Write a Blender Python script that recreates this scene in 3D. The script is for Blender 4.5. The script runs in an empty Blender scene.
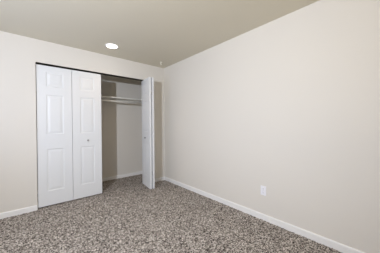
import bpy, bmesh, math, random
import numpy as np
from mathutils import Vector, Matrix

sc = bpy.context.scene
COL = sc.collection
H = 2.44                       # ceiling height

# ------------------------------------------------------------------ camera
F_PX = 183.25
yaw, pitch, roll = 0.71168715, -0.00952957, -0.00738479
fw = Vector((math.sin(yaw)*math.cos(pitch), math.cos(yaw)*math.cos(pitch), math.sin(pitch)))
rt = Vector((math.cos(yaw), -math.sin(yaw), 0))
up = rt.cross(fw)
r2 = rt*math.cos(roll) + up*math.sin(roll)
u2 = -rt*math.sin(roll) + up*math.cos(roll)
cd = bpy.data.cameras.new('camera')
cam = bpy.data.objects.new('camera', cd); COL.objects.link(cam)
cam.matrix_world = Matrix(((r2.x, u2.x, -fw.x, -2.20022),
                           (r2.y, u2.y, -fw.y, -3.41479),
                           (r2.z, u2.z, -fw.z, 1.20097), (0, 0, 0, 1)))
cd.sensor_width = 36.0
cd.lens = F_PX/380*36.0
cd.clip_start = 0.02
sc.camera = cam

# ------------------------------------------------------------------ light and exposure
sc.view_settings.view_transform = 'Standard'
sc.view_settings.look = 'None'
sc.view_settings.gamma = 1.0
sc.view_settings.exposure = 0.0
sc.view_settings.use_curve_mapping = False
w = bpy.data.worlds.new('World'); sc.world = w; w.use_nodes = True
w.node_tree.nodes['Background'].inputs[0].default_value = (0.75, 0.82, 0.9, 1)
w.node_tree.nodes['Background'].inputs[1].default_value = 0.3

def add_light(name, kind, loc, energy, color, target=None, **kw):
    l = bpy.data.lights.new(name, kind); l.energy = energy; l.color = color
    for k, v in kw.items(): setattr(l, k, v)
    o = bpy.data.objects.new(name, l); COL.objects.link(o); o.location = loc
    if target is not None:
        o.rotation_euler = (Vector(target)-Vector(loc)).to_track_quat('-Z', 'Y').to_euler()
    return o
# the photographer's flash on a stand, left of the camera
add_light('flash_light', 'SPOT', (-3.4, -3.1, 1.80), 326, (0.785, 0.85, 0.98), (-0.1, -0.60, 1.74),
          spot_size=math.radians(130), spot_blend=1.0, shadow_soft_size=0.02)
# added cool fill from overhead, just behind the camera, no fixture seen
add_light('overhead_fill', 'SPOT', (-3.0, -3.0, 2.425), 74, (0.65, 0.72, 0.94), (-3.0, -3.0, 0),
          spot_size=math.radians(170), spot_blend=0.6, shadow_soft_size=0.07)
# added unseen fills facing up: warm behind the camera, cool at the left
add_light('warm_up_fill', 'AREA', (-2.8, -3.6, 1.0), 24, (1.0, 0.84, 0.52), (-2.8, -3.6, 3),
          shape='RECTANGLE', size=1.0, size_y=1.0)
add_light('left_cool_fill', 'AREA', (-3.8, -1.5, 1.0), 20, (0.52, 0.66, 1.0), (-3.0, -1.5, 3),
          shape='RECTANGLE', size=1.0, size_y=1.0)
# the recessed can above the closet front
add_light('can_light', 'SPOT', (-1.238, -0.449, 2.425), 10, (1.0, 0.68, 0.34), (-1.238, -0.449, 0),
          spot_size=math.radians(135), spot_blend=0.8, shadow_soft_size=0.07)

# ------------------------------------------------------------------ materials
def mat(name, base, rough=0.6, metallic=0.0, bump=None, spec=0.5, emis=None):
    m = bpy.data.materials.new(name); m.use_nodes = True
    nt = m.node_tree; b = nt.nodes['Principled BSDF']
    b.inputs['Base Color'].default_value = (*base, 1)
    b.inputs['Roughness'].default_value = rough
    b.inputs['Metallic'].default_value = metallic
    b.inputs['Specular IOR Level'].default_value = spec
    if emis:
        b.inputs['Emission Color'].default_value = (*emis[0], 1)
        b.inputs['Emission Strength'].default_value = emis[1]
    if bump:
        tc = nt.nodes.new('ShaderNodeTexCoord')
        nz = nt.nodes.new('ShaderNodeTexNoise'); nz.inputs['Scale'].default_value = bump[0]
        nz.inputs['Detail'].default_value = 3
        bp = nt.nodes.new('ShaderNodeBump'); bp.inputs['Strength'].default_value = bump[1]
        bp.inputs['Distance'].default_value = bump[2]
        nt.links.new(tc.outputs['Object'], nz.inputs['Vector'])
        nt.links.new(nz.outputs['Fac'], bp.inputs['Height'])
        nt.links.new(bp.outputs['Normal'], b.inputs['Normal'])
    return m
M_WALL = mat('wall_paint', (0.74, 0.70, 0.635), 0.75, bump=(140, 0.12, 0.002), spec=0.25)
M_CEIL = mat('ceiling_paint', (0.705, 0.655, 0.54), 0.85, bump=(120, 0.15, 0.002), spec=0.2)
M_DOOR = mat('white_door_paint', (0.765, 0.77, 0.77), 0.45, bump=(60, 0.03, 0.001))
M_TRIM = mat('white_trim_paint', (0.87, 0.855, 0.83), 0.45)
M_SHELF = mat('shelf_paint', (0.88, 0.86, 0.80), 0.5)
M_ROD = mat('rod_paint', (0.88, 0.85, 0.78), 0.35)
M_NICKEL = mat('brushed_nickel', (0.42, 0.41, 0.40), 0.35, 1.0)
M_STEEL_SHADE = mat('shade_dark_steel', (0.04, 0.034, 0.024), 0.6, 0.4)  # near black, the unlit underside of the opening put into the track colour
M_PLASTIC = mat('white_plastic', (0.88, 0.87, 0.90), 0.35)
M_SLOT = mat('dark_slot', (0.03, 0.03, 0.03), 0.7)
M_HOOK = mat('cream_paint', (0.86, 0.83, 0.74), 0.4)
M_LENS = mat('lamp_lens', (0.9, 0.9, 0.88), 0.4, emis=((1.0, 0.93, 0.82), 9.0))

def carpet_material():
    m = bpy.data.materials.new('speckled_carpet'); m.use_nodes = True
    nt = m.node_tree; b = nt.nodes['Principled BSDF']
    b.inputs['Roughness'].default_value = 1.0
    b.inputs['Specular IOR Level'].default_value = 0.05
    tc = nt.nodes.new('ShaderNodeTexCoord')
    nz = nt.nodes.new('ShaderNodeTexNoise'); nz.inputs['Scale'].default_value = 55; nz.inputs['Detail'].default_value = 2
    mx = nt.nodes.new('ShaderNodeMixRGB'); mx.blend_type = 'ADD'; mx.inputs[0].default_value = 0.012
    vo = nt.nodes.new('ShaderNodeTexVoronoi'); vo.inputs['Scale'].default_value = 108
    sp = nt.nodes.new('ShaderNodeSeparateColor')
    cr = nt.nodes.new('ShaderNodeValToRGB'); cr.color_ramp.interpolation = 'LINEAR'
    e = cr.color_ramp.elements
    e[0].position = 0.0; e[0].color = (0.022, 0.017, 0.014, 1)
    e[1].position = 1.0; e[1].color = (0.80, 0.74, 0.67, 1)
    for pos, c in ((0.2, (0.09, 0.075, 0.065)), (0.36, (0.25, 0.218, 0.19)), (0.62, (0.38, 0.335, 0.298)), (0.85, (0.58, 0.525, 0.47))):
        q = e.new(pos); q.color = (*c, 1)
    L = nt.links.new
    L(tc.outputs['Object'], nz.inputs['Vector'])
    L(tc.outputs['Object'], mx.inputs[1]); L(nz.outputs['Color'], mx.inputs[2])
    L(mx.outputs[0], vo.inputs['Vector'])
    L(vo.outputs['Color'], sp.inputs[0]); L(sp.outputs[0], cr.inputs[0])
    L(cr.outputs[0], b.inputs['Base Color'])
    return m
M_CARPET = carpet_material()

# ------------------------------------------------------------------ helpers
def obj(name, bm, m, parent=None, smooth=False, recalc=True):
    if recalc: bmesh.ops.recalc_face_normals(bm, faces=bm.faces)
    me = bpy.data.meshes.new(name); bm.to_mesh(me); bm.free()
    if smooth:
        for p in me.polygons: p.use_smooth = True
    me.materials.append(m)
    o = bpy.data.objects.new(name, me); COL.objects.link(o)
    if parent: o.parent = parent
    return o
def thing(name, label, cat, loc, rotz=0, group=None):
    o = bpy.data.objects.new(name, None); COL.objects.link(o)
    o.location = loc; o.rotation_euler = (0, 0, rotz)
    return tag(o, label, cat, group)
def tag(o, label, cat, group=None):
    o['label'] = label; o['category'] = cat
    if group: o['group'] = group
    return o
def struct(o):
    o['kind'] = 'structure'; return o
def box(bm, a, b, bevel=0.0, seg=2):
    g = bmesh.ops.create_cube(bm, size=1.0)
    vs = g['verts']
    for v in vs:
        v.co = Vector([a[i]+(v.co[i]+0.5)*(b[i]-a[i]) for i in range(3)])
    if bevel:
        es = list({e for v in vs for e in v.link_edges})
        bmesh.ops.bevel(bm, geom=es, offset=bevel, segments=seg, affect='EDGES', profile=0.5)
def prism(bm, pts, axis, lo, hi):
    """extrude the outline pts (2-D) along an axis"""
    def P(p, t):
        c = list(p); c.insert(axis, t); return Vector(c)
    A = [bm.verts.new(P(p, lo)) for p in pts]; B = [bm.verts.new(P(p, hi)) for p in pts]
    bm.faces.new(A); bm.faces.new(B)
    n = len(pts)
    for i in range(n): bm.faces.new((A[i], A[(i+1) % n], B[(i+1) % n], B[i]))
def lathe(bm, prof, origin, axis, n=24):
    """revolve (radius, height) pairs about an axis through origin"""
    ax = Vector(axis).normalized(); s = ax.orthogonal().normalized(); t = ax.cross(s)
    o = Vector(origin); rings = []
    for r, h in prof:
        if r < 1e-6: rings.append([bm.verts.new(o+ax*h)])
        else: rings.append([bm.verts.new(o+ax*h+(s*math.cos(2*math.pi*k/n)+t*math.sin(2*math.pi*k/n))*r) for k in range(n)])
    for a, b in zip(rings, rings[1:]):
        for k in range(n):
            k2 = (k+1) % n
            if len(a) == 1 and len(b) == 1: continue
            if len(a) == 1: bm.faces.new((a[0], b[k2], b[k]))
            elif len(b) == 1: bm.faces.new((a[k], a[k2], b[0]))
            else: bm.faces.new((a[k], a[k2], b[k2], b[k]))
def tube(bm, pts, r, n=12):
    rings = []
    for i, p in enumerate(pts):
        p = Vector(p)
        d = (Vector(pts[min(i+1, len(pts)-1)])-Vector(pts[max(i-1, 0)])).normalized()
        s = d.cross(Vector((0.3, 1, 0.1))).normalized(); t = d.cross(s)
        rings.append([bm.verts.new(p+(s*math.cos(2*math.pi*k/n)+t*math.sin(2*math.pi*k/n))*r) for k in range(n)])
    for a, b in zip(rings, rings[1:]):
        for k in range(n): bm.faces.new((a[k], a[(k+1) % n], b[(k+1) % n], b[k]))
    bm.faces.new(rings[0]); bm.faces.new(rings[-1])

# ------------------------------------------------------------------ room shell
XL, YF = -4.30, -4.60            # left wall, wall behind the camera
OL, OR_, OT = -2.152, -0.400, 2.115   # closet opening
TW, YB = 0.11, 0.80              # wall thickness, closet back
CL = -2.45                       # closet's left side

def carpet():
    st = 0.0135
    xs = np.arange(XL, 0.0+st, st); xs[-1] = 0.0
    ys = np.arange(YF, YB+st, st); ys[-1] = YB
    nx, ny = len(xs), len(ys)
    rng = np.random.default_rng(4)
    X, Y = np.meshgrid(xs, ys, indexing='ij')
    X = X.copy(); Y = Y.copy()
    X[1:-1, 1:-1] += rng.uniform(-.35, .35, (nx-2, ny-2))*st
    Y[1:-1, 1:-1] += rng.uniform(-.35, .35, (nx-2, ny-2))*st
    Z = -rng.random((nx, ny))*0.010
    v = np.stack([X, Y, Z], -1).reshape(-1, 3)
    i = np.arange(nx*ny).reshape(nx, ny)
    f = np.stack([i[:-1, :-1], i[1:, :-1], i[1:, 1:], i[:-1, 1:]], -1).reshape(-1, 4)
    me = bpy.data.meshes.new('floor')
    me.vertices.add(len(v)); me.vertices.foreach_set('co', v.ravel())
    me.loops.add(f.size); me.loops.foreach_set('vertex_index', f.ravel().astype(np.int32))
    me.polygons.add(len(f)); me.polygons.foreach_set('loop_start', (np.arange(len(f))*4).astype(np.int32))
    me.update(calc_edges=True); me.validate()
    me.materials.append(M_CARPET)
    o = bpy.data.objects.new('floor', me); COL.objects.link(o)
    return struct(o)
carpet()

def shell(name, a, b, m):
    bm = bmesh.new(); box(bm, a, b); return struct(obj(name, bm, m))
shell('ceiling', (XL-.1, YF-.1, H), (0.1, YB+.1, H+.1), M_CEIL)
shell('wall_right', (0, YF, -.05), (0.1, YB, H), M_WALL)
shell('wall_left', (XL-.1, YF, -.05), (XL, TW, H), M_WALL)
shell('wall_front', (XL-.1, YF-.1, -.05), (0.1, YF, H), M_WALL)
bm = bmesh.new()
prism(bm, [(XL, -.05), (OL, -.05), (OL, OT), (OR_, OT), (OR_, -.05), (0, -.05), (0, H), (XL, H)], 1, 0, TW)
struct(obj('wall_back', bm, M_WALL))
shell('wall_rear', (CL-.1, YB, -.05), (0.1, YB+.1, H), M_WALL)
shell('wall_closet', (CL-.1, TW, -.05), (CL, YB, H), M_WALL)

def skirting(name, a, b, n):
    """baseboard along a->b (2-D), n the direction it faces"""
    h, t = 0.068, 0.013
    a, b, n = Vector(a), Vector(b), Vector(n)
    bm = bmesh.new()
    prof = [(0, -.012), (t, -.012), (t, h-.010), (t*.75, h-.003), (t*.4, h), (0, h)]
    A = [bm.verts.new((*(a+n*p[0]), p[1])) for p in prof]
    B = [bm.verts.new((*(b+n*p[0]), p[1])) for p in prof]
    bm.faces.new(A); bm.faces.new(B)
    for i in range(len(prof)):
        j = (i+1) % len(prof); bm.faces.new((A[i], A[j], B[j], B[i]))
    return struct(obj(name, bm, M_TRIM))
skirting('baseboard_right', (0, YF), (0, -.013), (-1, 0))
skirting('baseboard_left', (XL, 0), (OL-.001, 0), (0, -1))
skirting('baseboard_back', (OR_+.001, 0), (0, 0), (0, -1))
skirting('baseboard_rear', (CL, YB), (0, YB), (0, -1))
skirting('baseboard_closet', (0, TW), (0, YB-.013), (-1, 0))

# ------------------------------------------------------------------ bifold closet doors
LW, LT, LB, LTOP = 0.430, 0.036, 0.014, 2.087
PANELS = [(0.228, 0.857), (1.073, 1.662), (1.780, 2.000)]      # bottom and top of the three panels
def leaf_bm():
    """leaf standing on z=LB, x 0..LW, front face at y=0 looking to -y"""
    bm = bmesh.new()
    xs = [0, .108, LW-.108, LW]
    zs = [LB] + [z for p in PANELS for z in p] + [LTOP]
    V = {}
    def v(x, y, z):
        k = (round(x, 5), round(y, 5), round(z, 5))
        if k not in V: V[k] = bm.verts.new((x, y, z))
        return V[k]
    for i in range(3):
        for j in range(7):
            x0, x1, z0, z1 = xs[i], xs[i+1], zs[j], zs[j+1]
            if i == 1 and j in (1, 3, 5):
                rings = [(0, 0), (.005, .003), (.011, .006), (.020, .006), (.028, .0045), (.048, .001)]
                R = [[v(x0+o, d, z0+o), v(x1-o, d, z0+o), v(x1-o, d, z1-o), v(x0+o, d, z1-o)] for o, d in rings]
                for a, b in zip(R, R[1:]):
                    for k in range(4): bm.faces.new((a[k], a[(k+1) % 4], b[(k+1) % 4], b[k]))
                bm.faces.new(R[-1])
            else:
                bm.faces.new((v(x0, 0, z0), v(x1, 0, z0), v(x1, 0, z1), v(x0, 0, z1)))
    def wall(loop):
        back = [v(p[0], LT, p[2]) for p in loop]
        f = [v(*p) for p in loop]
        for k in range(len(f)-1): bm.faces.new((f[k], f[k+1], back[k+1], back[k]))
    wall([(x, 0, zs[0]) for x in xs]); wall([(x, 0, zs[-1]) for x in xs])
    wall([(0, 0, z) for z in zs]); wall([(LW, 0, z) for z in zs])
    rim = [(x, LT, zs[0]) for x in xs] + [(LW, LT, z) for z in zs[1:]] + [(x, LT, zs[-1]) for x in reversed(xs[:-1])] + [(0, LT, z) for z in reversed(zs[1:-1])]
    bm.faces.new([v(*p) for p in rim])
    return bm
def knob_bm():
    bm = bmesh.new()
    lathe(bm, [(0, 0.0), (.013, 0.0), (.013, .003), (.0065, .006), (.006, .012), (.012, .017), (.0145, .022), (.013, .027), (.007, .030), (0, .031)], (0, 0, 0), (0, -1, 0))
    return bm
def hinge_bm():
    bm = bmesh.new()
    box(bm, (-.02, -.0015, -.035), (.02, .0015, .035), .0006, 1)
    lathe(bm, [(0, -.037), (.0045, -.037), (.0045, .037), (0, .037)], (0, -.004, 0), (0, 0, 1), 12)
    return bm

YD = 0.022
closed = thing('closet_bifold', 'pair of white six-panel bifold leaves closed flat across half of the closet', 'closet door', (-2.145, YD, 0), 0, None)
l1 = obj('leaf', leaf_bm(), M_DOOR, closed); l1['label'] = 'closed leaf at the jamb, no knob'
l2 = obj('leaf', leaf_bm(), M_DOOR, closed); l2.location.x = LW+.005; l2['label'] = 'closed leaf with the knob'
k = obj('knob', knob_bm(), M_NICKEL, l2, True); k.location = (LW/2, 0, .955)
k['label'] = 'small round nickel knob'

# folded open pair: both leaves nearly at right angles to the wall, tilted a little to the left
ang = math.atan2(-.425, -.056)        # direction from the wall out to the fold
opened = thing('closet_bifold', 'pair of white bifold leaves folded open, sticking out into the room near the corner', 'closet door', (-.4155, .04, 0), 0, None)
U = Vector((math.cos(ang), math.sin(ang), 0))
N = Vector((U.y, -U.x, 0))            # sideways, to the left
if N.x > 0: N = -N
GAP = .017
def place(o, org, xd, yd):
    o.matrix_local = Matrix(((xd.x, yd.x, 0, org.x), (xd.y, yd.y, 0, org.y), (0, 0, 1, 0), (0, 0, 0, 1)))
la = obj('leaf', leaf_bm(), M_DOOR, opened)           # hung on the jamb, its front faces the right wall
place(la, U*LW, -U, N)
la['label'] = 'folded leaf hung on the right jamb'
lb = obj('leaf', leaf_bm(), M_DOOR, opened)           # its front faces left, toward the room
place(lb, N*(2*LT+GAP), U, -N)
lb['label'] = 'folded leaf facing left, with the knob'
k2 = obj('knob', knob_bm(), M_NICKEL, lb, True); k2.location = (LW/2, 0, .955)
k2['label'] = 'small round nickel knob'
for z in (.30, 1.05, 1.80):
    hb = obj('hinge', hinge_bm(), M_NICKEL, opened)
    c = U*(LW-.010) + N*(LT+GAP/2); 
    place(hb, c, N, -U); hb.location.z = z
    hb['label'] = 'nickel hinge between the leaf edges'
    hb.scale = (.9, 1, 1)

# ------------------------------------------------------------------ track, shelf, rod
bm = bmesh.new()  # track spread across the whole underside as a dark strip for its shade
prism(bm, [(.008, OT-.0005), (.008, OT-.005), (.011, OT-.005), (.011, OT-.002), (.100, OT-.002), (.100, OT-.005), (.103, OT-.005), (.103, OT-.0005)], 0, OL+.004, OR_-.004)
tag(obj('door_track_shade', bm, M_STEEL_SHADE), 'metal door track, widened and darkened for the shade under the top of the closet opening', 'door track')

sh = thing('closet_shelf', 'cream painted shelf along the upper back wall inside the closet', 'shelf', (CL, YB, 1.771))
bm = bmesh.new(); box(bm, (.002, -.305, 0), (-CL-.002, -.001, .023), .002, 1); obj('board', bm, M_SHELF, sh)
bm = bmesh.new(); box(bm, (.002, -.018, -.045), (-CL-.002, -.001, -.0005)); obj('cleat', bm, M_SHELF, sh)
rd = thing('closet_rod', 'cream painted hanging rod just under the closet shelf', 'clothes rod', (CL, .485, 1.701))
bm = bmesh.new(); tube(bm, [(.002, 0, 0), (-CL-.002, 0, 0)], .0165, 20); obj('rod', bm, M_ROD, rd, True)
for x, s in ((.001, 1), (-CL-.001, -1)):
    bm = bmesh.new(); lathe(bm, [(0, 0), (.033, 0), (.033, .004), (.024, .012), (.0170, .012), (.0170, .003)], (x, 0, 0), (s, 0, 0))
    obj('socket', bm, M_SHELF, rd, True)

# ------------------------------------------------------------------ outlet on the right wall
ol = thing('wall_outlet', 'small white duplex outlet just above the baseboard of the long bare wall', 'outlet', (0, -2.272, .365))
def plate():
    bm = bmesh.new(); box(bm, (-.006, -.036, -.059), (0, .036, .059), .0028, 2); return bm
obj('cover_plate', plate(), M_PLASTIC, ol)
for dz in (.0245, -.0245):
    bm = bmesh.new()
    pts = []
    for a in range(28):
        t = 2*math.pi*a/28
        pts.append((.0172*math.cos(t), max(-.0125, min(.0125, .0172*math.sin(t)))+dz))
    prism(bm, pts, 0, -.0085, -.005)
    rec = obj('receptacle', bm, M_PLASTIC, ol)
    for dy, hh in ((-.0065, .009), (.0065, .0075)):
        bm = bmesh.new(); box(bm, (-.0088, dy-.0011, dz+.002-hh/2), (-.0082, dy+.0011, dz+.002+hh/2)); obj('slot', bm, M_SLOT, rec)
    bm = bmesh.new(); lathe(bm, [(0, 0), (.0024, 0), (.0024, .0006), (0, .0006)], (-.0082, 0, dz-.008), (-1, 0, 0), 12); obj('ground_hole', bm, M_SLOT, rec)
bm = bmesh.new(); lathe(bm, [(.0, 0), (.0032, 0), (.0028, .001), (0, .0014)], (-.006, 0, 0), (-1, 0, 0), 14)
obj('screw', bm, M_NICKEL, ol, True)

# ------------------------------------------------------------------ recessed ceiling light
rl = thing('recessed_light', 'round white recessed ceiling light, switched on, in front of the closet', 'ceiling light', (-1.238, -.449, H))
bm = bmesh.new(); lathe(bm, [(.078, 0), (.078, -.004), (.083, -.009), (.094, -.007), (.1, -.002), (.1, 0)], (0, 0, 0), (0, 0, 1), 40)
obj('trim_ring', bm, M_TRIM, rl, True)
bm = bmesh.new(); lathe(bm, [(.079, -.0005), (.079, -.004), (.06, -.0065), (.03, -.008), (0, -.0085)], (0, 0, 0), (0, 0, 1), 40)
ln = obj('lens', bm, M_LENS, rl, True); ln['label'] = 'glowing warm white lens'

# ------------------------------------------------------------------ small hook near the corner of the ceiling
hk = thing('ceiling_hook', 'tiny cream hook on the ceiling above the open closet door near the corner', 'hook', (-.252, -.295, H))
bm = bmesh.new(); lathe(bm, [(0, 0), (.024, 0), (.024, -.005), (.013, -.011), (.007, -.014), (0, -.014)], (0, 0, 0), (0, 0, 1))
obj('base', bm, M_HOOK, hk, True)
pts = [(0, 0, -.010), (0, 0, -.024)]
for i in range(13):
    t = math.radians(90+i*22)
    pts.append((.013*math.cos(t), 0, -.037+.013*math.sin(t)))
bm = bmesh.new(); tube(bm, pts, .0045, 10); obj('hook', bm, M_HOOK, hk, True)
